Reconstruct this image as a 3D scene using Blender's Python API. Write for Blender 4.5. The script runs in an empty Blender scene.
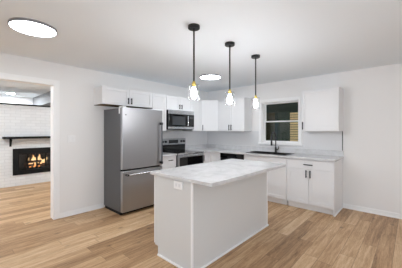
import bpy, bmesh, math, random
from mathutils import Vector, Matrix
random.seed(7)
S = bpy.context.scene
C = S.collection
PI = math.pi

# ------------------------------------------------------------------ camera
F_PX = 231.5
cam_d = bpy.data.cameras.new('camera')
cam = bpy.data.objects.new('camera', cam_d)
C.objects.link(cam)
cam_d.sensor_width = 36.0
cam_d.lens = F_PX / 402 * 36.0
cam_d.shift_y = -3.2 / 402
cam_d.clip_start = 0.05
cam.location = (0, 0, 1.38)
cam.rotation_euler = (PI / 2, 0, math.radians(42.3 - 90))
S.camera = cam

# ------------------------------------------------------------------ world, exposure, large lights
W = bpy.data.worlds.new('world')
S.world = W
W.use_nodes = True
bg = W.node_tree.nodes['Background']
bg.inputs['Color'].default_value = (0.80, 0.895, 1.0, 1)
bg.inputs['Strength'].default_value = 2.1
S.view_settings.view_transform = 'Standard'
S.view_settings.look = 'None'
S.view_settings.gamma = 1.0
S.view_settings.use_curve_mapping = False
S.view_settings.exposure = 0.77
S.cycles.max_bounces = 14
S.cycles.diffuse_bounces = 8
S.cycles.transparent_max_bounces = 16
S.cycles.sample_clamp_indirect = 6.0
DISC = 20.0          # ceiling disc lights
DISC_ADDED = 10.0  # disc lights added behind the camera
DOME_ADDED = 62.0  # dome lights added in the fireplace room
BULB = 100.0          # pendant bulbs
SPOT = 420.0          # living room downlight
PORCH_ADDED = 230.0  # lamp added on the porch, out of view


def portal(loc, rot, sx, sy):
    d = bpy.data.lights.new('daylight_portal', 'AREA')
    d.shape = 'RECTANGLE'
    d.size, d.size_y = sx, sy
    d.cycles.is_portal = True
    o = bpy.data.objects.new('daylight_portal', d)
    C.objects.link(o)
    o.location = loc
    o.rotation_euler = rot


# daylight portals at the added windows behind the camera and in the living room
portal((0.75, -2.62, 1.15), (PI / 2, 0, PI), 2.3, 2.1)      # added patio door, shines +Y
portal((-2.22, -0.1, 1.2), (PI / 2, 0, -PI / 2), 3.0, 1.8)     # shines +X
portal((-2.22, 6.7, 1.35), (PI / 2, 0, -PI / 2), 1.0, 1.5)

# ------------------------------------------------------------------ key planes
XB, YA, ZC = 4.80, 4.12, 2.44
T = 0.12

# ------------------------------------------------------------------ materials


def lin(c):
    c = c / 255.0
    return c / 12.92 if c <= 0.04045 else ((c + 0.055) / 1.055) ** 2.4


def rgb(r, g, b):
    return (lin(r), lin(g), lin(b), 1)


def mat(name, col, rough=0.5, metal=0.0, spec=0.5, bump=None, var=None):
    m = bpy.data.materials.new(name)
    m.use_nodes = True
    nt = m.node_tree
    b = nt.nodes['Principled BSDF']
    b.inputs['Base Color'].default_value = col
    b.inputs['Roughness'].default_value = rough
    b.inputs['Metallic'].default_value = metal
    b.inputs['Specular IOR Level'].default_value = spec
    if var or bump:
        tc = nt.nodes.new('ShaderNodeTexCoord')
    if var:      # (scale, amount): faint tone variation of the material itself
        n = nt.nodes.new('ShaderNodeTexNoise')
        n.inputs['Scale'].default_value = var[0]
        n.inputs['Detail'].default_value = 4
        nt.links.new(tc.outputs['Object'], n.inputs['Vector'])
        r = nt.nodes.new('ShaderNodeMixRGB')
        k = 1 - var[1]
        r.inputs['Color1'].default_value = (col[0] * k, col[1] * k, col[2] * k, 1)
        r.inputs['Color2'].default_value = col
        nt.links.new(n.outputs['Fac'], r.inputs['Fac'])
        nt.links.new(r.outputs['Color'], b.inputs['Base Color'])
    if bump:     # (scale, strength)
        n2 = nt.nodes.new('ShaderNodeTexNoise')
        n2.inputs['Scale'].default_value = bump[0]
        bp = nt.nodes.new('ShaderNodeBump')
        bp.inputs['Strength'].default_value = bump[1]
        bp.inputs['Distance'].default_value = 0.002
        nt.links.new(tc.outputs['Object'], n2.inputs['Vector'])
        nt.links.new(n2.outputs['Fac'], bp.inputs['Height'])
        nt.links.new(bp.outputs['Normal'], b.inputs['Normal'])
    return m


def emit(name, col, strength):
    m = bpy.data.materials.new(name)
    m.use_nodes = True
    nt = m.node_tree
    nt.nodes.clear()
    e = nt.nodes.new('ShaderNodeEmission')
    o = nt.nodes.new('ShaderNodeOutputMaterial')
    e.inputs['Color'].default_value = col
    e.inputs['Strength'].default_value = strength
    nt.links.new(e.outputs[0], o.inputs['Surface'])
    return m


def glass(name, tint=(1, 1, 1, 1), ior=1.45, gain=1.0, rough=0.02):
    """thin clear glass: transmits straight through, mirrors by Fresnel"""
    m = bpy.data.materials.new(name)
    m.use_nodes = True
    nt = m.node_tree
    nt.nodes.clear()
    o = nt.nodes.new('ShaderNodeOutputMaterial')
    t = nt.nodes.new('ShaderNodeBsdfTransparent')
    t.inputs['Color'].default_value = tint
    g = nt.nodes.new('ShaderNodeBsdfGlossy')
    g.inputs['Roughness'].default_value = rough
    f = nt.nodes.new('ShaderNodeFresnel')
    f.inputs['IOR'].default_value = ior
    k = nt.nodes.new('ShaderNodeMath')
    k.operation = 'MULTIPLY'
    k.use_clamp = True
    k.inputs[1].default_value = gain
    mx = nt.nodes.new('ShaderNodeMixShader')
    nt.links.new(f.outputs[0], k.inputs[0])
    nt.links.new(k.outputs[0], mx.inputs['Fac'])
    nt.links.new(t.outputs[0], mx.inputs[1])
    nt.links.new(g.outputs[0], mx.inputs[2])
    nt.links.new(mx.outputs[0], o.inputs['Surface'])
    return m


def floor_mat():
    m = bpy.data.materials.new('oak_planks')
    m.use_nodes = True
    nt = m.node_tree
    L = nt.links.new
    b = nt.nodes['Principled BSDF']
    PW, PL = 0.15, 1.35

    def math_(op, a=None, bb=None):
        n = nt.nodes.new('ShaderNodeMath')
        n.operation = op
        for i, v in enumerate((a, bb)):
            if v is None:
                continue
            if isinstance(v, (int, float)):
                n.inputs[i].default_value = v
            else:
                L(v, n.inputs[i])
        return n.outputs[0]

    tc = nt.nodes.new('ShaderNodeTexCoord')
    sp = nt.nodes.new('ShaderNodeSeparateXYZ')
    L(tc.outputs['Object'], sp.inputs[0])
    x, y = sp.outputs['X'], sp.outputs['Y']
    v = math_('DIVIDE', y, PW)
    row = math_('FLOOR', v)
    wr = nt.nodes.new('ShaderNodeTexWhiteNoise')
    wr.noise_dimensions = '1D'
    L(row, wr.inputs['W'])
    u = math_('ADD', math_('DIVIDE', x, PL), math_('MULTIPLY', wr.outputs['Value'], 7.3))
    col = math_('FLOOR', u)
    cx = nt.nodes.new('ShaderNodeCombineXYZ')
    L(row, cx.inputs[0])
    L(col, cx.inputs[1])
    wn = nt.nodes.new('ShaderNodeTexWhiteNoise')
    wn.noise_dimensions = '3D'
    L(cx.outputs[0], wn.inputs['Vector'])
    pid = wn.outputs['Value']
    # grain
    gx = nt.nodes.new('ShaderNodeCombineXYZ')
    L(math_('MULTIPLY', x, 2.2), gx.inputs[0])
    L(math_('MULTIPLY', y, 26.0), gx.inputs[1])
    L(math_('MULTIPLY', pid, 37.0), gx.inputs[2])
    gn = nt.nodes.new('ShaderNodeTexNoise')
    gn.inputs['Scale'].default_value = 1.0
    gn.inputs['Detail'].default_value = 6
    gn.inputs['Roughness'].default_value = 0.62
    gn.inputs['Distortion'].default_value = 0.6
    L(gx.outputs[0], gn.inputs['Vector'])
    g2x = nt.nodes.new('ShaderNodeCombineXYZ')
    L(math_('MULTIPLY', x, 3.0), g2x.inputs[0])
    L(math_('MULTIPLY', y, 85.0), g2x.inputs[1])
    L(math_('MULTIPLY', pid, 91.0), g2x.inputs[2])
    gn2 = nt.nodes.new('ShaderNodeTexNoise')
    gn2.inputs['Detail'].default_value = 3
    L(g2x.outputs[0], gn2.inputs['Vector'])
    # knots
    kx = nt.nodes.new('ShaderNodeCombineXYZ')
    L(math_('MULTIPLY', x, 2.6), kx.inputs[0])
    L(math_('MULTIPLY', y, 4.6), kx.inputs[1])
    vo = nt.nodes.new('ShaderNodeTexVoronoi')
    vo.inputs['Scale'].default_value = 1.0
    L(kx.outputs[0], vo.inputs['Vector'])
    kn = nt.nodes.new('ShaderNodeMapRange')
    kn.inputs['From Min'].default_value = 0.03
    kn.inputs['From Max'].default_value = 0.14
    kn.inputs['To Min'].default_value = 0.42
    kn.inputs['To Max'].default_value = 1.0
    L(vo.outputs['Distance'], kn.inputs['Value'])
    # plank tone + grain -> ramp
    tone = math_('ADD', math_('MULTIPLY', pid, 0.40),
                 math_('ADD', math_('MULTIPLY', gn.outputs['Fac'], 1.05), math_('MULTIPLY', gn2.outputs['Fac'], 0.70)))
    tone = math_('SUBTRACT', tone, 0.495)
    rp = nt.nodes.new('ShaderNodeValToRGB')
    cr = rp.color_ramp
    cr.elements[0].position = 0.10
    cr.elements[0].color = rgb(102, 74, 48)
    cr.elements[1].position = 0.92
    cr.elements[1].color = rgb(220, 193, 158)
    e = cr.elements.new(0.42)
    e.color = rgb(168, 132, 96)
    e = cr.elements.new(0.66)
    e.color = rgb(197, 162, 124)
    L(tone, rp.inputs['Fac'])
    mk = nt.nodes.new('ShaderNodeMixRGB')
    mk.blend_type = 'MULTIPLY'
    mk.inputs['Fac'].default_value = 1
    L(rp.outputs['Color'], mk.inputs['Color1'])
    L(kn.outputs['Result'], mk.inputs['Color2'])
    # seams
    fv = math_('FRACT', v)
    fu = math_('FRACT', u)
    ev = math_('MINIMUM', fv, math_('SUBTRACT', 1.0, fv))
    eu = math_('MINIMUM', fu, math_('SUBTRACT', 1.0, fu))
    sv = math_('LESS_THAN', math_('MULTIPLY', ev, PW), 0.0022)
    su = math_('LESS_THAN', math_('MULTIPLY', eu, PL), 0.0022)
    seam = math_('MAXIMUM', sv, su)
    ms = nt.nodes.new('ShaderNodeMixRGB')
    L(math_('MULTIPLY', seam, 0.6), ms.inputs['Fac'])
    L(mk.outputs['Color'], ms.inputs['Color1'])
    ms.inputs['Color2'].default_value = rgb(92, 66, 44)
    L(ms.outputs['Color'], b.inputs['Base Color'])
    b.inputs['Roughness'].default_value = 0.42
    b.inputs['Specular IOR Level'].default_value = 0.35
    bp = nt.nodes.new('ShaderNodeBump')
    bp.inputs['Strength'].default_value = 0.15
    bp.inputs['Distance'].default_value = 0.002
    L(gn2.outputs['Fac'], bp.inputs['Height'])
    L(bp.outputs['Normal'], b.inputs['Normal'])
    return m


def brick_mat():
    m = mat('painted_white_brick', rgb(232, 232, 232), 0.6)
    nt = m.node_tree
    L = nt.links.new
    b = nt.nodes['Principled BSDF']
    tc = nt.nodes.new('ShaderNodeTexCoord')
    sp = nt.nodes.new('ShaderNodeSeparateXYZ')
    cb = nt.nodes.new('ShaderNodeCombineXYZ')
    L(tc.outputs['Object'], sp.inputs[0])
    L(sp.outputs['X'], cb.inputs[0])
    L(sp.outputs['Z'], cb.inputs[1])
    br = nt.nodes.new('ShaderNodeTexBrick')
    br.inputs['Scale'].default_value = 1.0
    br.inputs['Brick Width'].default_value = 0.21
    br.inputs['Row Height'].default_value = 0.075
    br.inputs['Mortar Size'].default_value = 0.007
    br.inputs['Mortar Smooth'].default_value = 0.4
    br.inputs['Color1'].default_value = rgb(220, 221, 222)
    br.inputs['Color2'].default_value = rgb(214, 215, 216)
    br.inputs['Mortar'].default_value = rgb(206, 207, 208)
    L(cb.outputs[0], br.inputs['Vector'])
    L(br.outputs['Color'], b.inputs['Base Color'])
    bp = nt.nodes.new('ShaderNodeBump')
    bp.invert = True
    bp.inputs['Strength'].default_value = 0.5
    bp.inputs['Distance'].default_value = 0.008
    L(br.outputs['Fac'], bp.inputs['Height'])
    L(bp.outputs['Normal'], b.inputs['Normal'])
    return m


def quartz_mat():
    m = mat('white_quartz', rgb(232, 232, 233), 0.22, spec=0.45)
    nt = m.node_tree
    L = nt.links.new
    b = nt.nodes['Principled BSDF']
    tc = nt.nodes.new('ShaderNodeTexCoord')
    n = nt.nodes.new('ShaderNodeTexNoise')
    n.inputs['Scale'].default_value = 3.2
    n.inputs['Detail'].default_value = 8
    n.inputs['Roughness'].default_value = 0.7
    n.inputs['Distortion'].default_value = 1.4
    L(tc.outputs['Object'], n.inputs['Vector'])
    r = nt.nodes.new('ShaderNodeValToRGB')
    r.color_ramp.elements[0].position = 0.30
    r.color_ramp.elements[0].color = rgb(194, 194, 195)
    r.color_ramp.elements[1].position = 0.56
    r.color_ramp.elements[1].color = rgb(217, 217, 218)
    L(n.outputs['Fac'], r.inputs['Fac'])
    L(r.outputs['Color'], b.inputs['Base Color'])
    return m


def steel_mat(name='brushed_steel', col=rgb(176, 177, 180), rough=0.34):
    m = mat(name, col, rough, metal=1.0)
    nt = m.node_tree
    L = nt.links.new
    b = nt.nodes['Principled BSDF']
    tc = nt.nodes.new('ShaderNodeTexCoord')
    mp = nt.nodes.new('ShaderNodeMapping')
    mp.inputs['Scale'].default_value = (3, 3, 160)
    n = nt.nodes.new('ShaderNodeTexNoise')
    n.inputs['Scale'].default_value = 2
    mr = nt.nodes.new('ShaderNodeMapRange')
    mr.inputs['To Min'].default_value = rough - 0.05
    mr.inputs['To Max'].default_value = rough + 0.06
    L(tc.outputs['Object'], mp.inputs[0])
    L(mp.outputs[0], n.inputs['Vector'])
    L(n.outputs['Fac'], mr.inputs['Value'])
    L(mr.outputs[0], b.inputs['Roughness'])
    return m


def flame_mat():
    m = bpy.data.materials.new('fire')
    m.use_nodes = True
    nt = m.node_tree
    L = nt.links.new
    nt.nodes.clear()
    o = nt.nodes.new('ShaderNodeOutputMaterial')
    e = nt.nodes.new('ShaderNodeEmission')
    tc = nt.nodes.new('ShaderNodeTexCoord')
    sp = nt.nodes.new('ShaderNodeSeparateXYZ')
    L(tc.outputs['Generated'], sp.inputs[0])
    r = nt.nodes.new('ShaderNodeValToRGB')
    r.color_ramp.elements[0].color = (1.0, 0.30, 0.05, 1)
    r.color_ramp.elements[1].color = (1.0, 0.42, 0.14, 1)
    k = r.color_ramp.elements.new(0.45)
    k.color = (1.0, 0.72, 0.36, 1)
    L(sp.outputs['Z'], r.inputs['Fac'])
    L(r.outputs['Color'], e.inputs['Color'])
    e.inputs['Strength'].default_value = 1.3
    L(e.outputs[0], o.inputs['Surface'])
    return m


M = dict(
    wall=mat('wall_paint', rgb(236, 235, 234), 0.6, spec=0.25, bump=(300, 0.08)),
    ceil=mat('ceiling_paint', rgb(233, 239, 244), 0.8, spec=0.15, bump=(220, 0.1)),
    trim=mat('white_trim', rgb(244, 244, 244), 0.4, spec=0.35),
    cab=mat('white_cabinet_paint', rgb(230, 230, 231), 0.38, spec=0.4),
    island=mat('island_paint', rgb(214, 214, 213), 0.42, spec=0.35),
    floor=floor_mat(),
    brick=brick_mat(),
    quartz=quartz_mat(),
    splash=mat('backsplash_sheet', rgb(222, 222, 223), 0.35, spec=0.4),
    steel=steel_mat(),
    steel_l=steel_mat('polished_steel', rgb(208, 209, 212), 0.26),
    fridge_side=mat('grey_enamel', rgb(92, 93, 96), 0.42, spec=0.4),
    black=mat('black_metal', rgb(26, 26, 27), 0.38, spec=0.5),
    iron=mat('matte_black', rgb(20, 20, 20), 0.65, spec=0.2),
    bglass=mat('black_glass', rgb(10, 10, 11), 0.08, spec=0.5),
    dark=mat('dark_plastic', rgb(30, 30, 32), 0.4),
    grey=mat('grey_display', rgb(62, 64, 67), 0.25),
    dsteel=steel_mat('dark_steel', rgb(96, 97, 100), 0.35),
    gap=mat('black_gap', rgb(14, 14, 14), 0.8),
    sink=mat('black_composite', rgb(22, 22, 23), 0.45, bump=(500, 0.1)),
    brass=mat('brass', rgb(226, 198, 112), 0.3, metal=1.0),
    rim=mat('nickel_rim', rgb(138, 138, 141), 0.5, spec=0.3),
    pane=glass('window_glass', (0.95, 0.98, 0.97, 1), 1.5, 0.7),
    jar=glass('clear_glass', (0.995, 0.995, 0.995, 1), 1.35, 0.3, 0.15),
    fpane=glass('fire_glass', (0.8, 0.8, 0.8, 1), 1.4, 1.0),
    disc=emit('disc_diffuser', (0.89, 0.95, 1.0, 1), DISC),
    disc_added=emit('disc_diffuser_added', (0.89, 0.95, 1.0, 1), DISC_ADDED),
    dome_added=emit('dome_diffuser_added', (0.89, 0.95, 1.0, 1), DOME_ADDED),
    bulb=emit('bulb_glow', (0.98, 0.98, 1.0, 1), BULB),
    spot=emit('downlight_lens', (0.88, 0.95, 1.0, 1), SPOT),
    porchlamp_added=emit('added_porch_lamp_lens', (1.0, 0.94, 0.84, 1), PORCH_ADDED),
    fire=flame_mat(),
    ember=emit('ember', (1.0, 0.16, 0.05, 1), 0.35),
    log=mat('charred_log', rgb(110, 66, 48), 0.9, bump=(40, 0.6), var=(18, 0.6)),
    fbox=mat('firebox', rgb(52, 50, 50), 0.85, var=(9, 0.4)),
    beam=mat('grey_beam_paint', rgb(140, 140, 142), 0.6),
    teal=mat('dark_green_siding', rgb(22, 58, 46), 0.8, var=(2, 0.25)),
    olive=mat('olive_panel', rgb(78, 76, 48), 0.8, var=(3, 0.2)),
    sage=mat('sage_panel', rgb(52, 76, 64), 0.8),
    pine=mat('pale_pine', rgb(244, 212, 160), 0.7, var=(7, 0.15)),
    porch=mat('porch_boards', rgb(40, 44, 40), 0.8),
    raw=mat('raw_wood', rgb(120, 100, 70), 0.7, var=(8, 0.3)),
    plate=mat('plate_plastic', rgb(240, 240, 240), 0.35),
    slot=mat('plate_slots', rgb(226, 226, 227), 0.5),
)

# ------------------------------------------------------------------ mesh helpers


class MB:
    def __init__(self):
        self.bm = bmesh.new()

    def _xf(self, verts, mx):
        if mx is not None:
            bmesh.ops.transform(self.bm, matrix=mx, verts=verts)

    def box(self, x0, x1, y0, y1, z0, z1, bev=0.0, mx=None):
        bm = self.bm
        r = bmesh.ops.create_cube(bm, size=1.0)
        vs = r['verts']
        for v in vs:
            v.co = Vector((x0 + (v.co.x + .5) * (x1 - x0), y0 + (v.co.y + .5) * (y1 - y0), z0 + (v.co.z + .5) * (z1 - z0)))
        if bev > 0:
            es = list({e for v in vs for e in v.link_edges})
            rr = bmesh.ops.bevel(bm, geom=es, offset=bev, segments=2, affect='EDGES', profile=0.5)
            vs = list({v for f in rr['faces'] for v in f.verts} | {v for v in vs if v.is_valid})
        self._xf(vs, mx)
        return self

    def cyl(self, p0, p1, r0, r1=None, seg=24, caps=True):
        p0, p1 = Vector(p0), Vector(p1)
        d = p1 - p0
        if r1 is None:
            r1 = r0
        q = Vector((0, 0, 1)).rotation_difference(d.normalized()).to_matrix().to_4x4()
        mx = Matrix.Translation((p0 + p1) / 2) @ q
        bmesh.ops.create_cone(self.bm, cap_ends=caps, segments=seg, radius1=max(r0, 1e-5), radius2=max(r1, 1e-5), depth=d.length, matrix=mx)
        return self

    def lathe(self, prof, cx=0, cy=0, seg=32):
        """prof: list of (r, z), turned about the vertical axis"""
        bm = self.bm
        rings = []
        for r, z in prof:
            if r < 1e-6:
                rings.append([bm.verts.new((cx, cy, z))])
            else:
                rings.append([bm.verts.new((cx + r * math.cos(2 * PI * k / seg), cy + r * math.sin(2 * PI * k / seg), z)) for k in range(seg)])
        for a, b in zip(rings, rings[1:]):
            for k in range(seg):
                k2 = (k + 1) % seg
                if len(a) == 1 and len(b) == 1:
                    continue
                if len(a) == 1:
                    bm.faces.new((a[0], b[k], b[k2]))
                elif len(b) == 1:
                    bm.faces.new((a[k], a[k2], b[0]))
                else:
                    bm.faces.new((a[k], a[k2], b[k2], b[k]))
        return self

    def tube(self, pts, r, seg=12):
        bm = self.bm
        pts = [Vector(p) for p in pts]
        rs = r if isinstance(r, (list, tuple)) else [r] * len(pts)
        rings = []
        up = None
        for i, p in enumerate(pts):
            t = (pts[min(i + 1, len(pts) - 1)] - pts[max(i - 1, 0)]).normalized()
            if up is None:
                up = Vector((0, 1, 0)) if abs(t.y) < 0.9 else Vector((1, 0, 0))
            s = t.cross(up).normalized()
            up = s.cross(t).normalized()
            rings.append([bm.verts.new(p + rs[i] * (math.cos(2 * PI * k / seg) * s + math.sin(2 * PI * k / seg) * up)) for k in range(seg)])
        for a, b in zip(rings, rings[1:]):
            for k in range(seg):
                k2 = (k + 1) % seg
                bm.faces.new((a[k], a[k2], b[k2], b[k]))
        bm.faces.new(list(reversed(rings[0])))
        bm.faces.new(rings[-1])
        return self

    def prism(self, poly, z0, z1, bev=0.0):
        bm = self.bm
        lo = [bm.verts.new((x, y, z0)) for x, y in poly]
        hi = [bm.verts.new((x, y, z1)) for x, y in poly]
        n = len(poly)
        bm.faces.new(list(reversed(lo)))
        bm.faces.new(hi)
        for i in range(n):
            j = (i + 1) % n
            bm.faces.new((lo[i], lo[j], hi[j], hi[i]))
        return self

    def build(self, name, m, parent=None, smooth=False):
        bmesh.ops.recalc_face_normals(self.bm, faces=self.bm.faces)
        me = bpy.data.meshes.new(name)
        self.bm.to_mesh(me)
        self.bm.free()
        me.materials.append(m)
        if smooth:
            for p in me.polygons:
                p.use_smooth = True
            try:
                me.set_sharp_from_angle(angle=math.radians(40))
            except Exception:
                pass
        o = bpy.data.objects.new(name, me)
        C.objects.link(o)
        if parent is not None:
            o.parent = parent
        return o


def tag(o, label, cat, group=None, kind=None):
    o['label'] = label
    o['category'] = cat
    if group:
        o['group'] = group
    if kind:
        o['kind'] = kind
    return o


def thing(name, label, cat, loc=(0, 0, 0), rz=0.0, group=None):
    o = bpy.data.objects.new(name, None)
    o.empty_display_size = 0.1
    C.objects.link(o)
    o.location = loc
    o.rotation_euler = (0, 0, rz)
    return tag(o, label, cat, group)


def struct(name, mb, m, label, cat, parent=None):
    o = mb.build(name, m, parent)
    if parent is None:
        tag(o, label, cat, kind='structure')
    return o


def copy_tree(o, parent=None):
    c = o.copy()
    C.objects.link(c)
    c.parent = parent
    for ch in list(o.children):
        copy_tree(ch, c)
    return c


# ------------------------------------------------------------------ structure
X0, Y0, Y9, XL = -2.2, -2.6, 9.03, 4.8

struct('floor', MB().box(X0 - T, XB + T, Y0 - T, Y9 + T, -0.1, 0.0), M['floor'], 'light oak plank floor running through kitchen and fireplace room', 'floor')
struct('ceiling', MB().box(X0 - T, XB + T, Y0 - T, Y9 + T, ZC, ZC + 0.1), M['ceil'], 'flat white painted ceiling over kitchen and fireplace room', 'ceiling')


def wall_with_hole(axis, p0, p1, a0, a1, holes, z1=ZC):
    """axis 'x': wall runs along x at y p0..p1; holes (a0,a1,z0,z1) sorted along the run"""
    mb = MB()

    def bx(u0, u1, z0, zz1):
        if u1 - u0 < 1e-6 or zz1 - z0 < 1e-6:
            return
        if axis == 'x':
            mb.box(u0, u1, p0, p1, z0, zz1)
        else:
            mb.box(p0, p1, u0, u1, z0, zz1)
    cur = a0
    for h0, h1, hz0, hz1 in holes:
        bx(cur, h0, 0, z1)
        bx(h0, h1, 0, hz0)
        bx(h0, h1, hz1, z1)
        cur = h1
    bx(cur, a1, 0, z1)
    return mb


DX0, DX1, DZ = -1.0, 1.13, 2.10            # cased opening to the fireplace room
struct('wall_back', wall_with_hole('x', YA, YA + T, X0, XB, [(DX0, DX1, 0, DZ)]), M['wall'], 'white wall behind the fridge and range with a wide cased opening', 'wall')
WY0, WY1, WZ0, WZ1 = 1.69, 2.505, 1.125, 2.015   # kitchen window
WT = 0.16
struct('wall_right', wall_with_hole('y', XB, XB + WT, Y0, YA + T, [(WY0, WY1, WZ0, WZ1)]), M['wall'], 'white wall on the right with the window over the sink', 'wall')
struct('wall_front', wall_with_hole('x', Y0 - T, Y0, X0, XB, [(-0.4, 1.9, 0.1, 2.2)]), M['wall'], 'white wall of the kitchen side opposite the range', 'wall')
struct('wall_left', wall_with_hole('y', X0 - T, X0, Y0, Y9, [(-1.6, 1.4, 0.3, 2.1), (6.2, 7.2, 0.6, 2.1)]), M['wall'], 'white wall left of the opening, outside the picture', 'wall')
struct('wall_living_back', MB().box(X0, XL, Y9, Y9 + T, 0, ZC), M['wall'], 'white wall far behind the brick fireplace wall', 'wall')
struct('wall_living_right', MB().box(XL, XL + T, YA + T, Y9, 0, ZC), M['wall'], 'white wall on the right of the fireplace room', 'wall')

# brick fireplace wall with firebox opening
BY, BT, BZ = 7.30, 0.5, 2.02
FX0, FX1, FZ0, FZ1 = 1.10, 2.09, 0.272, 0.935
HX0, HX1, HZ0, HZ1 = 1.17, 2.02, 0.34, 0.86
mb = MB()
mb.box(X0, HX0, BY, BY + BT, 0, BZ).box(HX1, XL, BY, BY + BT, 0, BZ)
mb.box(HX0, HX1, BY, BY + BT, 0, HZ0).box(HX0, HX1, BY, BY + BT, HZ1, BZ)
mb.box(HX0, HX1, BY + BT - 0.04, BY + BT, HZ0, HZ1)
struct('wall_fireplace', mb, M['brick'], 'white painted brick wall holding the black fireplace', 'wall')
struct('trim_1', MB().box(X0, XL, BY - 0.03, BY + BT + 0.01, BZ, BZ + 0.035, 0.003), M['iron'], 'thin black cap running along the top of the white brick wall', 'trim')
struct('ceiling_beam', MB().box(1.87, 2.4, YA + T, Y9, 2.135, ZC), M['beam'], 'grey boxed beam under the ceiling of the fireplace room', 'beam')

# cased opening trim
cz, ct = 0.07, 0.018
mb = MB()
mb.box(DX1, DX1 + cz, YA - ct, YA, 0, DZ + cz, 0.003)
mb.box(DX0 - cz, DX0, YA - ct, YA, 0, DZ + cz, 0.003)
mb.box(DX0, DX1, YA - ct, YA, DZ, DZ + cz, 0.003)
mb.box(DX1 - 0.014, DX1, YA - ct, YA + T + ct, 0, DZ)
mb.box(DX0, DX0 + 0.014, YA - ct, YA + T + ct, 0, DZ)
mb.box(DX0, DX1, YA - ct, YA + T + ct, DZ - 0.014, DZ)
mb.box(DX1, DX1 + cz, YA + T, YA + T + ct, 0, DZ + cz)
mb.box(DX0 - cz, DX0, YA + T, YA + T + ct, 0, DZ + cz)
struct('trim_2', mb, M['trim'], 'white casing around the wide opening to the fireplace room', 'trim')


def baseboard(name, mb, label):
    struct(name, mb, M['trim'], label, 'baseboard')


bh, bt = 0.078, 0.015
mb = MB().box(DX1 + cz, 1.90, YA - bt, YA, 0, bh, 0.003).box(DX1 + cz, 1.90, YA - bt - 0.012, YA - bt, 0, 0.018)
baseboard('baseboard_back', mb, 'white baseboard between the opening and the fridge')
mb = MB().box(XB - bt, XB, Y0, 0.915, 0, bh, 0.003).box(XB - bt - 0.012, XB - bt, Y0, 0.915, 0, 0.018)
baseboard('baseboard_right', mb, 'white baseboard on the right wall past the cabinet end')
baseboard('baseboard_left', MB().box(X0, X0 + bt, Y0, YA, 0, bh), 'white baseboard on the left wall')

# ---- kitchen window (structure)
win = thing('window_1', 'white double hung window over the black sink', 'window', (XB, (WY0 + WY1) / 2, WZ0))
win['kind'] = 'structure'
hw = (WY1 - WY0) / 2
hz = WZ1 - WZ0
mb = MB()
cs = 0.06
mb.box(-0.02, 0, -hw - cs, -hw, -0.01, hz + cs, 0.003)
mb.box(-0.02, 0, hw, hw + cs, -0.01, hz + cs, 0.003)
mb.box(-0.02, 0, -hw, hw, hz, hz + cs, 0.003)
mb.box(-0.045, 0, -hw - cs - 0.015, hw + cs + 0.015, -0.045, -0.01, 0.004)
mb.build('window_casing', M['trim'], win)
mb = MB()
j = 0.014
mb.box(0, WT, -hw, -hw + j, 0, hz).box(0, WT, hw - j, hw, 0, hz)
mb.box(0, WT, -hw + j, hw - j, 0, j).box(0, WT, -hw + j, hw - j, hz - j, hz)
mb.build('window_frame', M['trim'], win)
mid = hz / 2 + 0.015


def sash(nm, x0, z0, z1):
    s = MB()
    w = 0.022
    a = hw - j
    s.box(x0, x0 + 0.03, -a, -a + w, z0, z1, 0.002).box(x0, x0 + 0.03, a - w, a, z0, z1, 0.002)
    s.box(x0, x0 + 0.03, -a + w, a - w, z0, z0 + w, 0.002).box(x0, x0 + 0.03, -a + w, a - w, z1 - w, z1, 0.002)
    o = s.build(nm, M['trim'], win)
    MB().box(x0 + 0.012, x0 + 0.016, -a + w - 0.005, a - w + 0.005, z0 + w - 0.005, z1 - w + 0.005).build('pane', M['pane'], o)
    return o


s_lo = sash('sash', 0.09, j, mid + 0.014)
s_up = sash('sash', 0.122, mid - 0.014, hz - j)
MB().box(0.075, 0.09, -0.03, 0.03, mid + 0.002, mid + 0.016, 0.003).build('sash_lock', M['trim'], s_lo)

# ---- added unseen daylight windows, behind camera and in fireplace room (plain frames with panes)


def added_window(n, axis, p, a0, a1, z0, z1, label):
    o = thing(n, label, 'window')
    o['kind'] = 'structure'
    f = MB()
    w = 0.05
    c = (a0 + a1) / 2

    def bx(u0, u1, zz0, zz1, t0=-0.03, t1=0.03, mbx=f):
        if axis == 'x':
            mbx.box(u0, u1, p + t0, p + t1, zz0, zz1)
        else:
            mbx.box(p + t0, p + t1, u0, u1, zz0, zz1)
    bx(a0, a0 + w, z0, z1)
    bx(a1 - w, a1, z0, z1)
    bx(a0 + w, a1 - w, z0, z0 + w)
    bx(a0 + w, a1 - w, z1 - w, z1)
    bx(c - w / 2, c + w / 2, z0 + w, z1 - w)
    f.build('window_frame', M['trim'], o)
    g = MB()
    bx(a0 + w, a1 - w, z0 + w, z1 - w, -0.003, 0.003, g)
    g.build('pane', M['jar'], o)


added_window('added_window_2', 'x', Y0 - T / 2, -0.4, 1.9, 0.1, 2.2, 'wide glazed patio door added for daylight opposite the range, outside the picture')
added_window('added_window_4', 'y', X0 - T / 2, -1.6, 1.4, 0.3, 2.1, 'wide white framed window added for daylight on the left kitchen wall, outside the picture')
added_window('added_window_3', 'y', X0 - T / 2, 6.2, 7.2, 0.6, 2.1, 'white framed window added for daylight on the left of the fireplace room, unseen')

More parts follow.
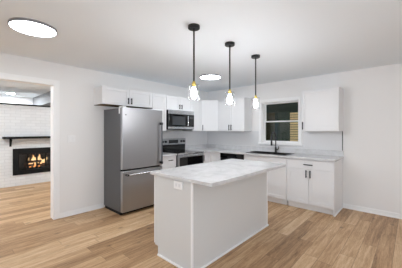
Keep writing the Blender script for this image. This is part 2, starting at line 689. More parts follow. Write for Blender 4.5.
# ---- enclosed porch seen through the kitchen window
PX0, PX1, PY0, PY1 = XB + WT, 8.2, -0.5, 6.0
mb = MB()
mb.box(PX0, PX1, PY0, PY1, -0.1, 0)
struct('floor_porch', mb, M['porch'], 'dark boards of the porch outside the window', 'floor')
mb = MB()
mb.box(PX1, PX1 + 0.1, PY0, PY1, 0, 2.7).box(PX0, PX1, PY1, PY1 + 0.1, 0, 2.7).box(PX0, PX1, PY0 - 0.1, PY0, 0, 2.7)
struct('wall_porch', mb, M['teal'], 'dark green wall seen through the window', 'wall')
struct('ceiling_porch', MB().box(PX0, PX1 + 0.1, PY0 - 0.1, PY1 + 0.1, 2.7, 2.8), M['porch'], 'dark ceiling of the porch outside the window', 'ceiling')

# ------------------------------------------------------------------ cabinets


def shaker(mb, x0, x1, z0, z1, yb, t=0.02, fw=0.058, rec=0.009):
    """framed panel door: back face at y=yb, front at yb-t (faces -y)"""
    yf = yb - t
    b = 0.0015
    mb.box(x0, x0 + fw, yf, yb, z0, z1, b).box(x1 - fw, x1, yf, yb, z0, z1, b)
    mb.box(x0 + fw, x1 - fw, yf, yb, z0, z0 + fw, b).box(x0 + fw, x1 - fw, yf, yb, z1 - fw, z1, b)
    mb.box(x0 + fw - 0.002, x1 - fw + 0.002, yf + rec, yb, z0 + fw - 0.002, z1 - fw + 0.002)
    return mb


def pull(parent, cx, cz, yf, length=0.13, vertical=True):
    mb = MB()
    h = length / 2
    if vertical:
        mb.box(cx - 0.0075, cx + 0.0075, yf - 0.034, yf - 0.022, cz - h, cz + h, 0.002)
        for s in (-1, 1):
            mb.box(cx - 0.005, cx + 0.005, yf - 0.024, yf, cz + s * (h - 0.018) - 0.005, cz + s * (h - 0.018) + 0.005)
    else:
        mb.box(cx - h, cx + h, yf - 0.034, yf - 0.022, cz - 0.0075, cz + 0.0075, 0.002)
        for s in (-1, 1):
            mb.box(cx + s * (h - 0.018) - 0.005, cx + s * (h - 0.018) + 0.005, yf - 0.024, yf, cz - 0.005, cz + 0.005)
    o = mb.build('handle', M['iron'], parent)
    o['label'] = 'black bar handle'
    return o


def cabinet(name, label, loc, rz, w, d, h, fronts, toe=False, group=None, end_panel=False, hollow=False, underside=None):
    """local x 0..w along the wall, y 0 at the wall and -d at the door faces, z 0..h"""
    r = thing(name, label, 'cabinet', loc, rz, group)
    t = 0.02
    yb = -(d - t)
    z0 = 0.10 if toe else 0.0
    if hollow:      # open top, takes a sink
        mb = MB().box(0.0008, 0.019, yb, -0.002, z0, h).box(w - 0.019, w - 0.0008, yb, -0.002, z0, h)
        mb.box(0.019, w - 0.019, yb, -0.002, z0, z0 + 0.018).box(0.019, w - 0.019, -0.012, -0.002, z0 + 0.018, h)
        mb.box(0.019, w - 0.019, yb, yb + 0.018, h - 0.03, h)
        mb.build('body', M['cab'], r)
    else:
        MB().box(0.0008, w - 0.0008, yb, -0.002, z0, h, 0.0015).build('body', M['cab'], r)
    if underside:
        u = MB().box(0.004, w - 0.004, yb + 0.002, -0.004, -0.004, 0.0).build('underside', M['raw'], r)
        u['label'] = 'unpainted wood underside'
    if toe:
        MB().box(0.0008, w - 0.02, yb + 0.05, -0.05, 0.0, z0).build('toe_kick', M['cab'], r)
    if end_panel:
        mb = MB().box(w - 0.0008, w + 0.018, -d + 0.005, -0.002, 0.0, h, 0.001)
        mb.build('end_panel', M['cab'], r)
        mb = MB().box(w + 0.018, w + 0.032, -d + 0.0, -0.03, 0.0, 0.018, 0.004)
        mb.build('base_moulding', M['trim'], r)
    for f in fronts:
        kind, x0, x1, f0, f1, hs = f
        g = 0.002
        mb = MB()
        if kind == 'door':
            shaker(mb, x0 + g, x1 - g, f0 + g, f1 - g, yb - 0.0005)
        else:
            mb.box(x0 + g, x1 - g, yb - t, yb - 0.0005, f0 + g, f1 - g, 0.002)
        o = mb.build('door' if kind == 'door' else 'drawer', M['cab'], r)
        for hx, hzz, vert, ln in hs:
            pull(o, hx, hzz, -d, ln, vert)
    return r


ROT_B = -PI / 2
UB, UT = 1.372, 2.13
UH = UT - UB
# uppers on the back wall
cabinet('wall_cabinet', 'short two-door white wall cabinet directly above the fridge', (1.732, YA, 1.83), 0, 1.0, 0.335, UT - 1.83,
        [('door', 0, 0.5, 0, 0.30, [(0.468, 0.085, True, 0.11)]), ('door', 0.5, 1.0, 0, 0.30, [(0.532, 0.085, True, 0.11)])], underside=True)
cabinet('wall_cabinet', 'white single-door wall cabinet between the fridge and the microwave', (2.735, YA, UB), 0, 0.355, 0.335, UH,
        [('door', 0, 0.355, 0, UH, [(0.04, 0.09, True, 0.13)])])
cabinet('wall_cabinet', 'short two-door white wall cabinet directly above the microwave', (3.094, YA, 1.825), 0, 0.765, 0.335, UT - 1.825,
        [('door', 0, 0.3825, 0, 0.305, [(0.350, 0.08, True, 0.10)]), ('door', 0.3825, 0.765, 0, 0.305, [(0.415, 0.08, True, 0.10)])])
cabinet('wall_cabinet', 'narrow white wall cabinet right of the microwave', (3.861, YA, UB), 0, 0.325, 0.335, UH,
        [('door', 0, 0.325, 0, UH, [])])
# diagonal corner upper
r = thing('corner_wall_cabinet', 'white diagonal wall cabinet filling the corner of the two walls', 'cabinet', (XB, YA, UB))
poly = [(-0.002, -0.002), (-0.002, -0.61), (-0.315, -0.61), (-0.61, -0.315), (-0.61, -0.002)]
MB().prism(poly, 0, UH).build('body', M['cab'], r)
dm = MB()
L_ = 0.295 * math.sqrt(2) - 0.012
shaker(dm, -L_ / 2, L_ / 2, 0.002, UH - 0.002, 0)
d_ = dm.build('door', M['cab'], r)
MX = Matrix.Translation((-0.4625 - 0.0005, -0.4625 - 0.0005, 0)) @ Matrix.Rotation(-PI / 4, 4, 'Z')
d_.data.transform(MX)
hd = pull(d_, -L_ / 2 + 0.03, 0.085, -0.02, 0.13, True)
hd.data.transform(MX)
# uppers on the right wall
cabinet('wall_cabinet', 'white two-door wall cabinet left of the window', (XB, 3.508, UB), ROT_B, 0.752, 0.335, UH,
        [('door', 0, 0.376, 0, UH, [(0.345, 0.085, True, 0.13)]), ('door', 0.376, 0.752, 0, UH, [(0.407, 0.085, True, 0.13)])])
cabinet('wall_cabinet', 'white single-door wall cabinet right of the window', (XB, 1.525, UB), ROT_B, 0.615, 0.335, UH,
        [('door', 0, 0.615, 0, UH, [(0.028, 0.10, True, 0.14)])])

# base cabinets
BH = 0.884
BD = 0.61
cabinet('base_cabinet', 'white base cabinet with drawer between the fridge and the range', (2.745, YA, 0), 0, 0.372, BD, BH,
        [('drawer', 0, 0.372, 0.70, 0.874, [(0.21, 0.80, False, 0.11)]), ('door', 0, 0.372, 0.11, 0.70, [(0.335, 0.60, True, 0.13)])], toe=True)
# corner base: L shaped
r = thing('corner_base_cabinet', 'white L-shaped base cabinet in the corner between range and dishwasher', 'cabinet', (XB, YA, 0))
bd = BD - 0.02
poly = [(-0.002, -0.002), (-0.002, -0.897), (-bd, -0.897), (-bd, -bd), (-0.912, -bd), (-0.912, -0.002)]
MB().prism(poly, 0.10, BH).build('body', M['cab'], r)
q = bd - 0.05
poly = [(-0.05, -0.05), (-0.05, -0.897), (-q, -0.897), (-q, -q), (-0.912, -q), (-0.912, -0.05)]
MB().prism(poly, 0, 0.10).build('toe_kick', M['cab'], r)
mb = MB()
shaker(mb, -0.910, -bd - 0.023, 0.11, 0.874, -bd - 0.0005)
dd = mb.build('door', M['cab'], r)
pull(dd, -0.87, 0.76, -bd - 0.02, 0.13, True)
mb = MB()
shaker(mb, 0.0, 0.897 - bd - 0.025, 0.11, 0.874, 0)
dd = mb.build('door', M['cab'], r)
dd.data.transform(Matrix.Translation((-bd - 0.0005, -bd - 0.023, 0)) @ Matrix.Rotation(-PI / 2, 4, 'Z'))

cabinet('base_cabinet', 'white sink base cabinet under the black sink', (XB, 2.598, 0), ROT_B, 0.905, BD, BH,
        [('drawer', 0, 0.905, 0.715, 0.874, []),
         ('door', 0, 0.4525, 0.11, 0.715, [(0.42, 0.63, True, 0.13)]), ('door', 0.4525, 0.905, 0.11, 0.715, [(0.485, 0.63, True, 0.13)])], toe=True, hollow=True)
cabinet('base_cabinet', 'white two-door base cabinet with drawer at the free end of the counter', (XB, 1.69, 0), ROT_B, 0.752, BD, BH,
        [('drawer', 0, 0.752, 0.715, 0.874, [(0.376, 0.795, False, 0.15)]),
         ('door', 0, 0.376, 0.11, 0.715, [(0.343, 0.635, True, 0.13)]), ('door', 0.376, 0.752, 0.11, 0.715, [(0.409, 0.635, True, 0.13)])], toe=True, end_panel=True)

# ------------------------------------------------------------------ worktops
CZ0, CZ1 = 0.886, 0.92
CF = XB - 0.64
sx0, sx1, sy0, sy1 = 4.255, 4.655, 1.745, 2.565       # sink cut-out
r = thing('countertop', 'white quartz L-shaped countertop along the corner and under the window', 'countertop', (XB, YA, CZ0))
mb = MB()
ex = 3.884
CFA = YA - 0.64


def wb(x0, x1, y0, y1):
    mb.box(x0 - XB, x1 - XB, y0 - YA, y1 - YA, 0, CZ1 - CZ0)


wb(ex, XB - 0.002, CFA, YA - 0.002)
wb(CF, XB - 0.002, sy1, CFA)
wb(CF, sx0, sy0, sy1)
wb(sx1, XB - 0.002, sy0, sy1)
wb(CF, XB - 0.002, 0.90, sy0)
mb.build('slab', M['quartz'], r)
uh = CZ1 - CZ0 + 0.10
MB().box(ex - XB, -0.002, -0.022, -0.002, CZ1 - CZ0, uh, 0.002).build('upstand', M['quartz'], r)
MB().box(-0.022, -0.002, 0.90 - YA, -0.022, CZ1 - CZ0, uh, 0.002).build('upstand', M['quartz'], r)
r = thing('countertop', 'small white quartz countertop between the fridge and the range', 'countertop', (2.745, YA, CZ0))
MB().box(0, 0.372, -0.64, -0.002, 0, CZ1 - CZ0, 0.002).build('slab', M['quartz'], r)
MB().box(0, 0.372, -0.022, -0.002, CZ1 - CZ0, uh, 0.002).build('upstand', M['quartz'], r)

# backsplash sheets with a grey corner strip and a dark end strip
SZ0, SZ1 = CZ1 + 0.102, UB - 0.001
r = thing('backsplash', 'light grey backsplash sheet on the wall behind the range', 'backsplash', (2.745, YA, SZ0))
MB().box(0, XB - 2.745 - 0.010, -0.008, -0.001, 0, SZ1 - SZ0).build('sheet', M['splash'], r)
MB().box(XB - 2.745 - 0.010, XB - 2.745 - 0.001, -0.011, -0.001, 0, SZ1 - SZ0).build('edge_strip', M['rim'], r)
r = thing('backsplash', 'light grey backsplash sheet under the window and the right wall cabinets', 'backsplash', (XB, YA, SZ0))
mb = MB()
sl = WY1 + cs + 0.016
sr = WY0 - cs - 0.016
mb.box(-0.008, -0.001, sl - YA, -0.012, 0, SZ1 - SZ0)
mb.box(-0.008, -0.001, 0.925 - YA, sr - YA, 0, SZ1 - SZ0)
mb.box(-0.008, -0.001, sr - YA, sl - YA, 0, WZ0 - 0.046 - SZ0)
mb.build('sheet', M['splash'], r)
et = MB().box(-0.012, -0.001, 0.915 - YA, 0.925 - YA, 0, SZ1 - SZ0).build('edge_strip', M['dark'], r)  # dark strip standing in for the shadow line at the sheet's end
et['label'] = 'thin dark strip for the edge shadow line'

# ------------------------------------------------------------------ island
IX0, IX1, IY0, IY1 = 1.585, 3.14, 1.555, 2.165
r = thing('kitchen_island', 'white kitchen island cabinet in the middle of the floor', 'kitchen island', ((IX0 + IX1) / 2, (IY0 + IY1) / 2, 0))
ox, oy = (IX0 + IX1) / 2, (IY0 + IY1) / 2
hx, hy = (IX1 - IX0) / 2, (IY1 - IY0) / 2
MB().box(-hx, hx, -hy, hy - 0.021, 0.10, BH).build('body', M['island'], r)
MB().box(-hx + 0.0, hx - 0.0, -hy, hy - 0.075, 0.0, 0.10).build('toe_kick', M['island'], r)
for k in range(4):
    w4 = (2 * hx) / 4
    mb = MB()
    shaker(mb, -w4 / 2 + 0.002, w4 / 2 - 0.002, 0.115, 0.874, 0)
    o = mb.build('door', M['cab'], r)
    o.data.transform(Matrix.Translation((-hx + w4 * (k + .5), hy - 0.0205, 0)) @ Matrix.Rotation(PI, 4, 'Z'))
    hd = pull(o, (w4 / 2 - 0.035) * (1 if k % 2 == 0 else -1) * -1, 0.78, -0.02, 0.13, True)
    hd.data.transform(Matrix.Translation((-hx + w4 * (k + .5), hy - 0.0205, 0)) @ Matrix.Rotation(PI, 4, 'Z'))
mb = MB().box(-hx - 0.006, -hx + 0.012, -hy - 0.006, -hy + 0.016, 0.0, BH, 0.003)
mb.build('corner_trim', M['trim'], r)
MB().box(hx - 0.012, hx + 0.006, -hy - 0.006, -hy + 0.012, 0.0, BH, 0.003).build('corner_trim', M['trim'], r)
mb = MB().box(-hx - 0.018, -hx, -hy - 0.018, hy - 0.08, 0, 0.020, 0.005).box(-hx, hx + 0.018, -hy - 0.018, -hy, 0, 0.020, 0.005)
mb.build('base_moulding', M['trim'], r)
# outlet on the island's short end
mb = MB().box(-hx - 0.012, -hx, 1.685 - oy, 1.812 - oy, 0.788, 0.868, 0.003)
op = mb.build('outlet_plate', M['plate'], r)
op['label'] = 'white outlet plate under the worktop edge'
mb = MB()
for yy in (1.725, 1.772):
    mb.box(-hx - 0.014, -hx - 0.011, yy - 0.015 - oy, yy + 0.015 - oy, 0.812, 0.844, 0.001)
mb.build('socket_face', M['slot'], op)

IT = MB().box(1.562, 3.185, 1.295, 2.205, CZ0, CZ1, 0.003).build('island_countertop', M['quartz'])
IT.data.transform(Matrix.Translation((-2.37, -1.75, -CZ0)))
IT.location = (2.37, 1.75, CZ0)
tag(IT, 'large white quartz slab with overhang on top of the island', 'countertop')

# ------------------------------------------------------------------ fridge
FRX0, FRX1 = 1.898, 2.705
FRYF = 3.43          # door faces
r = thing('refrigerator', 'stainless steel bottom-freezer fridge with grey sides beside the bare wall', 'refrigerator', ((FRX0 + FRX1) / 2, 3.85, 0))
fw = (FRX1 - FRX0) / 2
cy = 3.85
yd = FRYF - cy
MB().box(-fw + 0.004, fw - 0.004, yd + 0.075, 4.09 - cy, 0.05, 1.755, 0.004).build('body', M['fridge_side'], r)
MB().box(-fw + 0.015, fw - 0.015, yd + 0.09, 4.07 - cy, 0.0, 0.05).build('kick_grille', M['gap'], r)
MB().box(-fw + 0.012, fw - 0.012, yd + 0.066, yd + 0.076, 0.06, 1.74).build('door_gasket', M['gap'], r)
ud = MB().box(-fw, fw, yd, yd + 0.066, 0.748, 1.765, 0.008).build('door', M['steel'], r)
ud['label'] = 'stainless steel upper door'
fz = MB().box(-fw, fw, yd, yd + 0.066, 0.055, 0.722, 0.008).build('freezer_drawer', M['steel'], r)
MB().tube([(fw - 0.055, yd - 0.055, 0.78 + 0.75 * k / 12 * 1.0) for k in range(13)], 0.0125, 12).build('handle', M['dsteel'], ud, True)
for z in (0.80, 1.51):
    MB().box(fw - 0.07, fw - 0.04, yd - 0.070, yd, z - 0.022, z + 0.022, 0.004).build('handle_mount', M['black'], ud)
MB().tube([(-fw + 0.05 + (2 * fw - 0.1) * k / 12, yd - 0.055, 0.662) for k in range(13)], 0.0125, 12).build('handle', M['steel_l'], fz, True)
for s in (-1, 1):
    MB().box(s * (fw - 0.07) - 0.018, s * (fw - 0.07) + 0.018, yd - 0.070, yd, 0.647, 0.677, 0.004).build('handle_mount', M['black'], fz)
hb = MB().box(-fw + 0.015, -fw + 0.075, yd + 0.01, yd + 0.14, 1.757, 1.785, 0.004)
hb.build('hinge_cover', M['plate'], r)
st = MB().box(-fw + 0.0025, -fw + 0.0045, yd + 0.085, yd + 0.125, 1.66, 1.75).build('white_patch', M['plate'], r)  # thin white rectangle near the top front of the fridge side
st['label'] = 'small white patch on the grey side'
MB().cyl((-fw + 0.06, yd - 0.0015, 1.64), (-fw + 0.06, yd + 0.001, 1.64), 0.011).build('badge', M['grey'], ud)

# ------------------------------------------------------------------ microwave
r = thing('microwave', 'stainless and black over-the-range microwave above the range', 'microwave', (3.105, YA, 1.405))
mw, mh, md = 0.745, 0.418, 0.40
MB().box(0, mw, -md + 0.03, -0.002, 0.012, mh, 0.002).build('body', M['dark'], r)
MB().box(0.02, mw - 0.02, -md + 0.04, -0.05, 0, 0.014).build('vent_grille', M['gap'], r)
MB().box(0, mw, -md, -md + 0.03, mh - 0.085, mh, 0.003).build('top_band', M['steel_l'], r)
MB().box(0, mw, -md, -md + 0.03, 0.014, 0.062, 0.003).build('bottom_band', M['steel_l'], r)
dr = MB().box(0, 0.56, -md - 0.002, -md + 0.03, 0.064, mh - 0.087, 0.002).build('door', M['bglass'], r)
MB().box(0.09, 0.46, -md - 0.004, -md - 0.001, 0.10, mh - 0.13, 0.001).build('door_window', M['grey'], dr)
MB().tube([(0.525, -md - 0.03, 0.085 + (mh - 0.195) * k / 6) for k in range(7)], 0.009, 10).build('handle', M['steel_l'], dr, True)
cp = MB().box(0.562, mw, -md - 0.002, -md + 0.03, 0.064, mh - 0.087, 0.002).build('control_panel', M['bglass'], r)
MB().box(0.60, mw - 0.03, -md - 0.004, -md - 0.001, 0.24, 0.30, 0.001).build('display', M['grey'], cp)

# ------------------------------------------------------------------ range
r = thing('kitchen_range', 'stainless electric range with black glass cooktop under the microwave', 'stove', (3.121, YA, 0))
rw = 0.758
MB().box(0.002, rw - 0.002, -0.635, -0.012, 0.03, 0.895, 0.002).build('body', M['dark'], r)
mb = MB()
for px_ in (0.05, rw - 0.05):
    for py_ in (-0.58, -0.07):
        mb = MB().cyl((px_, py_, 0), (px_, py_, 0.032), 0.018)
        mb.build('foot', M['black'], r)
ck = MB().box(0, rw, -0.655, -0.075, 0.896, 0.922, 0.003).build('cooktop', M['bglass'], r)
for (bx_, by_, br_) in ((0.2, -0.5, 0.11), (0.56, -0.5, 0.085), (0.2, -0.22, 0.085), (0.56, -0.22, 0.11)):
    MB().lathe([(br_ - 0.004, 0.9225), (br_, 0.9232), (br_ + 0.004, 0.9225)], bx_, by_).build('burner_ring', M['grey'], ck)
MB().box(0, rw, -0.675, -0.655, 0.885, 0.925, 0.004).build('cooktop_edge', M['steel_l'], r)
bgd = MB().box(0, rw, -0.075, -0.025, 0.90, 1.20, 0.004).build('backguard', M['bglass'], r)
bgs = MB().box(-0.001, rw + 0.001, -0.088, -0.02, 1.065, 1.205, 0.006).build('control_panel', M['steel'], bgd)
dp = MB().box(0.235, 0.515, -0.092, -0.087, 1.095, 1.175, 0.002).build('display', M['bglass'], bgd)
for kx in (0.06, 0.145, 0.61, 0.695):
    MB().cyl((kx, -0.088, 1.135), (kx, -0.118, 1.135), 0.026, 0.021, 20).build('knob', M['dark'], bgd, True)
od = MB().box(0.002, rw - 0.002, -0.672, -0.636, 0.245, 0.882, 0.004).build('oven_door', M['steel'], r)
MB().box(0.035, rw - 0.03, -0.676, -0.671, 0.36, 0.835, 0.002).build('oven_window', M['bglass'], od)
MB().tube([(0.06 + (rw - 0.12) * k / 10, -0.715, 0.862) for k in range(11)], 0.012, 12).build('handle', M['steel_l'], od, True)
for kx in (0.08, rw - 0.08):
    MB().box(kx - 0.014, kx + 0.014, -0.715, -0.671, 0.852, 0.872).build('handle_mount', M['steel_l'], od)
sd = MB().box(0.002, rw - 0.002, -0.668, -0.636, 0.06, 0.238, 0.004).build('storage_drawer', M['steel'], r)

# ------------------------------------------------------------------ dishwasher
r = thing('dishwasher', 'black dishwasher under the counter between corner and sink cabinet', 'dishwasher', (XB, 3.218, 0), ROT_B)
dw = 0.612
MB().box(0.003, dw - 0.003, -0.585, -0.03, 0.02, 0.880).build('body', M['dark'], r)
MB().box(0.006, dw - 0.006, -0.53, -0.05, 0.0, 0.10).build('kick_plate', M['gap'], r)
dd = MB().box(0.004, dw - 0.004, -0.612, -0.586, 0.11, 0.772, 0.003).build('door', M['dark'], r)
cp = MB().box(0.004, dw - 0.004, -0.622, -0.586, 0.776, 0.880, 0.004).build('control_panel', M['bglass'], r)
for k in range(7):
    MB().box(0.10 + k * 0.055, 0.125 + k * 0.055, -0.624, -0.621, 0.835, 0.845).build('button', M['grey'], cp)
MB().box(0.2, dw - 0.2, -0.626, -0.62, 0.785, 0.815, 0.002).build('handle', M['dark'], cp)

# ------------------------------------------------------------------ sink and faucet
r = thing('kitchen_sink', 'black drop-in double basin sink in the counter below the window', 'sink', ((sx0 + sx1) / 2, (sy0 + sy1) / 2, CZ1))
ax, ay = (sx1 - sx0) / 2, (sy1 - sy0) / 2
mb = MB()
ro = 0.016
mb.box(-ax - ro, -ax + 0.02, -ay - ro, ay + ro, 0.0005, 0.010, 0.003).box(ax - 0.02, ax + ro, -ay - ro, ay + ro, 0.0005, 0.010, 0.003)
mb.box(-ax + 0.02, ax - 0.02, -ay - ro, -ay + 0.02, 0.0005, 0.010, 0.003).box(-ax + 0.02, ax - 0.02, ay - 0.02, ay + ro, 0.0005, 0.010, 0.003)
mb.build('rim', M['sink'], r)
mb = MB()
e = 0.004
mb.box(-ax + e, -ax + 0.02, -ay + e, ay - e, -0.20, 0.002).box(ax - 0.02, ax - e, -ay + e, ay - e, -0.20, 0.002)
mb.box(-ax + 0.02, ax - 0.02, -ay + e, -ay + 0.02, -0.20, 0.002).box(-ax + 0.02, ax - 0.02, ay - 0.02, ay - e, -0.20, 0.002)
mb.box(-ax + 0.02, ax - 0.02, -0.012, 0.012, -0.20, -0.01).box(-ax + e, ax - e, -ay + e, ay - e, -0.215, -0.20)
mb.build('basin', M['sink'], r)
for s in (-1, 1):
    MB().lathe([(0, -0.199), (0.042, -0.199), (0.045, -0.197), (0.045, -0.2)], 0, s * ay / 2).build('drain', M['rim'], r)

r = thing('faucet', 'tall black gooseneck faucet standing behind the sink', 'faucet', (4.725, 2.145, CZ1))
MB().lathe([(0, 0), (0.030, 0), (0.030, 0.008), (0.021, 0.014), (0.021, 0.10), (0.014, 0.115), (0, 0.115)]).build('base', M['black'], r, True)
pts = [(0, 0, 0.10), (0, 0, 0.2), (0, 0, 0.30)]
R_ = 0.10
for k in range(1, 15):
    a = PI * k / 14
    pts.append((-R_ + R_ * math.cos(a), 0, 0.33 + R_ * math.sin(a)))
pts.append((-2 * R_, 0, 0.29))
MB().tube(pts, 0.011, 12).build('spout', M['black'], r, True)
MB().lathe([(0, 0.155), (0.017, 0.155), (0.019, 0.17), (0.016, 0.26), (0.013, 0.295), (0, 0.295)], -2 * R_, 0).build('spray_head', M['black'], r, True)
MB().tube([(0, 0.0, 0.06), (0, -0.045, 0.065), (0, -0.060, 0.085), (-0.01, -0.068, 0.13)], [0.012, 0.011, 0.008, 0.006], 10).build('lever', M['black'], r, True)

# ------------------------------------------------------------------ ceiling lights


def disc_light(label, x, y, dm='disc'):
    r = thing('ceiling_light', label, 'ceiling light', (x, y, ZC))
    R = 0.205
    MB().lathe([(0, 0), (R, 0), (R, -0.022), (R - 0.004, -0.026), (R - 0.009, -0.026), (R - 0.011, -0.012), (0, -0.012)], seg=48).build('rim', M['rim'], r, True)
    MB().lathe([(0, -0.019), (R - 0.03, -0.019), (R - 0.0115, -0.018), (R - 0.0115, -0.0125)], seg=48).build('diffuser', M[dm], r, True)
    return r


disc_light('large round flush ceiling light with grey rim in front of the opening', 0.60, 2.86)
disc_light('round flush ceiling light far off near the corner cabinets', 3.46, 2.90)
disc_light('round flush ceiling light added behind the camera, unseen', 0.60, -0.9, 'disc_added')  # this one and the next are added out of view for brightness
disc_light('round flush ceiling light added behind the camera near the right wall, unseen', 3.46, -0.9, 'disc_added')

# living room downlight
r = thing('recessed_downlight', 'small recessed downlight in the ceiling of the fireplace room', 'ceiling light', (1.22, 8.37, ZC))
MB().lathe([(0, 0), (0.1, 0), (0.1, -0.008), (0.085, -0.012), (0.08, -0.006), (0, -0.006)]).build('rim', M['trim'], r, True)
MB().lathe([(0, -0.010), (0.079, -0.0075), (0.079, -0.0065)]).build('lens', M['spot'], r, True)


def added_dome(label, x, y):  # unseen lamps added to brighten the fireplace room and its ceiling
    r = thing('added_dome_light', label, 'ceiling light', (x, y, ZC))
    MB().lathe([(0, 0), (0.16, 0), (0.16, -0.02), (0, -0.02)], seg=32).build('rim', M['rim'], r, True)
    MB().lathe([(0, -0.24), (0.08, -0.23), (0.14, -0.19), (0.165, -0.13), (0.155, -0.07), (0.12, -0.021)], seg=32).build('diffuser', M['dome_added'], r, True)


added_dome('white glass dome light added on the left of the fireplace room, outside the picture', -0.4, 5.7)
added_dome('white glass dome light added right of the grey beam in the fireplace room, unseen', 3.3, 5.7)

# pendants


def pendant():
    r = thing('pendant_light', '', 'pendant light', (0, 0, ZC))
    MB().lathe([(0, 0), (0.06, 0), (0.06, -0.026), (0.056, -0.030), (0.012, -0.030), (0.010, -0.040), (0, -0.040)]).build('canopy', M['black'], r, True)
    MB().cyl((0, 0, -0.038), (0, 0, -0.565), 0.0085, seg=16).build('rod', M['black'], r, True)
    MB().lathe([(0, -0.560), (0.013, -0.560), (0.016, -0.575), (0.022, -0.582), (0.022, -0.600), (0.018, -0.606), (0.016, -0.618), (0, -0.618)]).build('socket', M['brass'], r, True)
    MB().lathe([(0.022, -0.590), (0.052, -0.592), (0.056, -0.597), (0.057, -0.605), (0.057, -0.755), (0.0545, -0.755), (0.0545, -0.606), (0.050, -0.5945), (0.022, -0.5925)], seg=40).build('glass_shade', M['jar'], r, True)
    MB().lathe([(0, -0.618), (0.012, -0.6185), (0.017, -0.635), (0.028, -0.668), (0.031, -0.69), (0.028, -0.712), (0.016, -0.732), (0, -0.739)]).build('bulb', M['bulb'], r, True)
    return r


p0 = pendant()
specs = [(1.683, 'nearest of three black pendant lights with clear glass shades over the island'),
         (2.307, 'middle of three black pendant lights with clear glass shades over the island'),
         (2.935, 'farthest of three black pendant lights, hanging nearest the window')]
for i, (px_, lb) in enumerate(specs):
    p = p0 if i == 0 else copy_tree(p0)
    p.location = (px_, 1.628, ZC)
    p['label'] = lb
    p['group'] = 'pendant lights over the island'

# ------------------------------------------------------------------ wall plate
r = thing('light_switch', 'white switch plate on the wall between the opening and the fridge', 'switch', (1.375, YA, 1.25))
pl = MB().box(-0.06, 0.06, -0.008, -0.0005, -0.06, 0.06, 0.003).build('plate', M['plate'], r)
for k in (-0.028, 0.028):
    MB().box(k - 0.015, k + 0.015, -0.012, -0.007, -0.032, 0.032, 0.002).build('rocker', M['plate'], pl)

# ------------------------------------------------------------------ fireplace
r = thing('fireplace', 'black metal fireplace insert with four glass doors in the white brick wall', 'fireplace', ((FX0 + FX1) / 2, BY, FZ0))
gx = (FX1 - FX0) / 2
gh = FZ1 - FZ0
mb = MB()
fy0, fy1 = -0.03, -0.001
mb.box(-gx, -gx + 0.10, fy0, fy1, 0, gh, 0.004).box(gx - 0.10, gx, fy0, fy1, 0, gh, 0.004)
mb.box(-gx + 0.10, gx - 0.10, fy0, fy1, gh - 0.125, gh, 0.004).box(-gx + 0.10, gx - 0.10, fy0, fy1, 0, 0.115, 0.004)
mb.build('surround', M['iron'], r)
mb = MB()
bw = HX1 - HX0
b2 = bw / 2 - 0.004
z0, z1 = HZ0 - FZ0 + 0.004, HZ1 - FZ0 - 0.004
mb.box(-b2, -b2 + 0.012, 0.001, 0.40, z0, z1).box(b2 - 0.012, b2, 0.001, 0.40, z0, z1)
mb.box(-b2, b2, 0.40, 0.41, z0, z1).box(-b2, b2, 0.001, 0.41, z0, z0 + 0.012).box(-b2, b2, 0.001, 0.41, z1 - 0.012, z1)
mb.build('firebox', M['fbox'], r)
iw = 2 * (gx - 0.10)
dz0, dz1 = 0.118, gh - 0.128
for k in range(4):
    a0 = -iw / 2 + iw / 4 * k + 0.002
    a1 = a0 + iw / 4 - 0.004
    bw_ = 0.017
    mb = MB()
    mb.box(a0, a0 + bw_, -0.028, -0.008, dz0, dz1, 0.002).box(a1 - bw_, a1, -0.028, -0.008, dz0, dz1, 0.002)
    mb.box(a0 + bw_, a1 - bw_, -0.028, -0.008, dz0, dz0 + 0.02).box(a0 + bw_, a1 - bw_, -0.028, -0.008, dz1 - 0.02, dz1)
    o = mb.build('door', M['iron'], r)
    MB().box(a0 + bw_ - 0.003, a1 - bw_ + 0.003, -0.019, -0.016, dz0 + 0.017, dz1 - 0.017).build('pane', M['fpane'], o)
# grate + logs + fire (stand inside the firebox)
gz = FZ0 + z0 + 0.0135
cxx = (FX0 + FX1) / 2
mb = MB()
for k in range(7):
    x = -0.22 + k * 0.0733
    mb.box(x - 0.006, x + 0.006, -0.12, 0.12, 0.045, 0.057)
mb.box(-0.24, 0.24, -0.1, -0.085, 0.03, 0.046).box(-0.24, 0.24, 0.085, 0.1, 0.03, 0.046)
for sx in (-0.21, 0.21):
    for sy in (-0.093, 0.093):
        mb.box(sx - 0.007, sx + 0.007, sy - 0.007, sy + 0.007, 0, 0.032)
g = mb.build('fire_grate', M['iron'])
g.location = (cxx + 0.02, BY + 0.20, gz)
tag(g, 'black iron grate carrying the logs inside the fireplace', 'grate')


def log(p0, p1, r_, label, m):
    mb = MB()
    n = 9
    p0, p1 = Vector(p0), Vector(p1)
    pts, rs = [], []
    for k in range(n):
        t = k / (n - 1)
        p = p0.lerp(p1, t)
        pts.append(p + Vector((0, random.uniform(-.006, .006), random.uniform(-.005, .005))))
        rs.append(r_ * random.uniform(0.9, 1.08))
    o = mb.tube(pts, rs, 14).build('firewood_log', m, None, True)
    tag(o, label, 'log', 'logs in the fireplace')
    return o


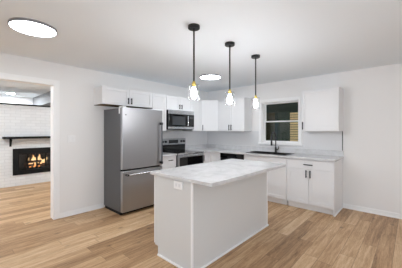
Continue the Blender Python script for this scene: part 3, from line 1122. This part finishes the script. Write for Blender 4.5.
lz = gz + 0.061
log((cxx - 0.23, BY + 0.13, lz + 0.045), (cxx + 0.25, BY + 0.15, lz + 0.045), 0.042, 'front burning log low on the fireplace grate', M['log'])
log((cxx - 0.22, BY + 0.27, lz + 0.048), (cxx + 0.27, BY + 0.25, lz + 0.048), 0.045, 'rear burning log on the fireplace grate', M['log'])
log((cxx - 0.17, BY + 0.16, lz + 0.140), (cxx + 0.27, BY + 0.24, lz + 0.140), 0.036, 'top burning log laid across the other two logs', M['log'])
mb = MB()
for (fx, fy, z0_, h_, w_) in ((-0.12, .20, 0.10, 0.22, .04), (-0.05, .19, 0.12, 0.27, .05), (0.03, .20, 0.12, .20, .05), (0.09, .21, 0.14, .26, .05), (0.16, .20, 0.12, .17, .045),
                              (0.22, .19, 0.13, .15, .035), (-0.02, .11, 0.06, .14, .04), (0.10, .12, 0.06, .12, .045), (-0.14, .11, 0.06, .11, .035), (0.26, .22, 0.12, .20, .03)):
    prof = [(0, 0), (.55, .08), (1, .25), (.85, .45), (.5, .68), (.22, .86), (0, 1)]
    i0 = len(mb.bm.verts)
    mb.lathe([(a * w_, gz + z0_ + b * h_) for a, b in prof], cxx + fx, BY + fy, 10)
    mb.bm.verts.ensure_lookup_table()
    for v in list(mb.bm.verts)[i0:]:
        tt = (v.co.z - gz - z0_) / h_
        v.co.x += 0.025 * math.sin(tt * 5 + fx * 40)
        v.co.y = BY + fy + (v.co.y - BY - fy) * 0.5
fl = mb.build('flames', M['fire'], None, True)
tag(fl, 'orange flames burning over the logs in the fireplace', 'fire', kind='stuff')
mb = MB()
for k in range(26):
    x, y = random.uniform(-0.17, 0.19), random.uniform(.13, .27)
    s = random.uniform(.010, .018)
    mb.lathe([(0, 0), (s, s * .5), (s * .7, s * 1.2), (0, s * 1.5)], cxx + x, BY + y, 7)
em = mb.build('embers', M['ember'])
em.location = (0, 0, gz + 0.0)
tag(em, 'red glowing embers under the fireplace grate', 'embers', kind='stuff')

r = thing('mantel_shelf', 'black wooden mantel shelf on brackets above the fireplace', 'shelf', (cxx, BY, 1.18))
MB().box(-0.695, 0.695, -0.19, -0.001, 0, 0.055, 0.004).build('board', M['iron'], r)
for s in (-1, 1):
    mb = MB()
    c = s * 0.54
    mb.box(c - 0.02, c + 0.02, -0.035, -0.001, -0.19, -0.0005, 0.003)
    mb.tube([(c, -0.03, -0.17), (c, -0.07, -0.14), (c, -0.12, -0.07), (c, -0.155, -0.015)], [0.018, 0.016, 0.015, 0.015], 8)
    mb.build('bracket', M['iron'], r)

# ------------------------------------------------------------------ porch things seen through the window, plus an unseen added lamp
r = thing('slatted_screen', 'pale pine slatted screen outside at the right of the window', 'screen', (5.75, 2.06, 0))
mb = MB()
n = 29
for k in range(n):
    z = 0.10 + k * 0.06
    mb.box(-0.025, 0.025, -0.18, 0.17, z, z + 0.047, 0.003)
mb.build('slats', M['pine'], r)
for yy in (-0.15, 0.14):
    MB().box(0.026, 0.056, yy - 0.02, yy + 0.02, 0, 1.83).build('post', M['olive'], r)
r = thing('porch_door', 'dull olive panel door seen through the window glass', 'door', (8.14, 4.10, 0))
MB().box(0.0, 0.055, -0.38, 0.46, 0, 2.05, 0.003).build('door_leaf', M['olive'], r)
MB().box(0.0, 0.055, -0.98, -0.50, 0, 2.05, 0.003).build('door_leaf', M['sage'], r)
MB().box(-0.012, 0.055, -0.50, -0.38, 0.0, 2.05).build('door_stile', M['teal'], r)
r = thing('added_porch_lamp', 'small round lamp added to light the porch outside the window, unseen', 'ceiling light', (6.0, 0.6, 2.7))  # added out of view to light the screen and porch walls
MB().lathe([(0, 0), (0.14, 0), (0.14, -0.03), (0, -0.03)]).build('rim', M['rim'], r, True)
MB().lathe([(0, -0.06), (0.08, -0.05), (0.125, -0.0305)]).build('lens', M['porchlamp_added'], r, True)
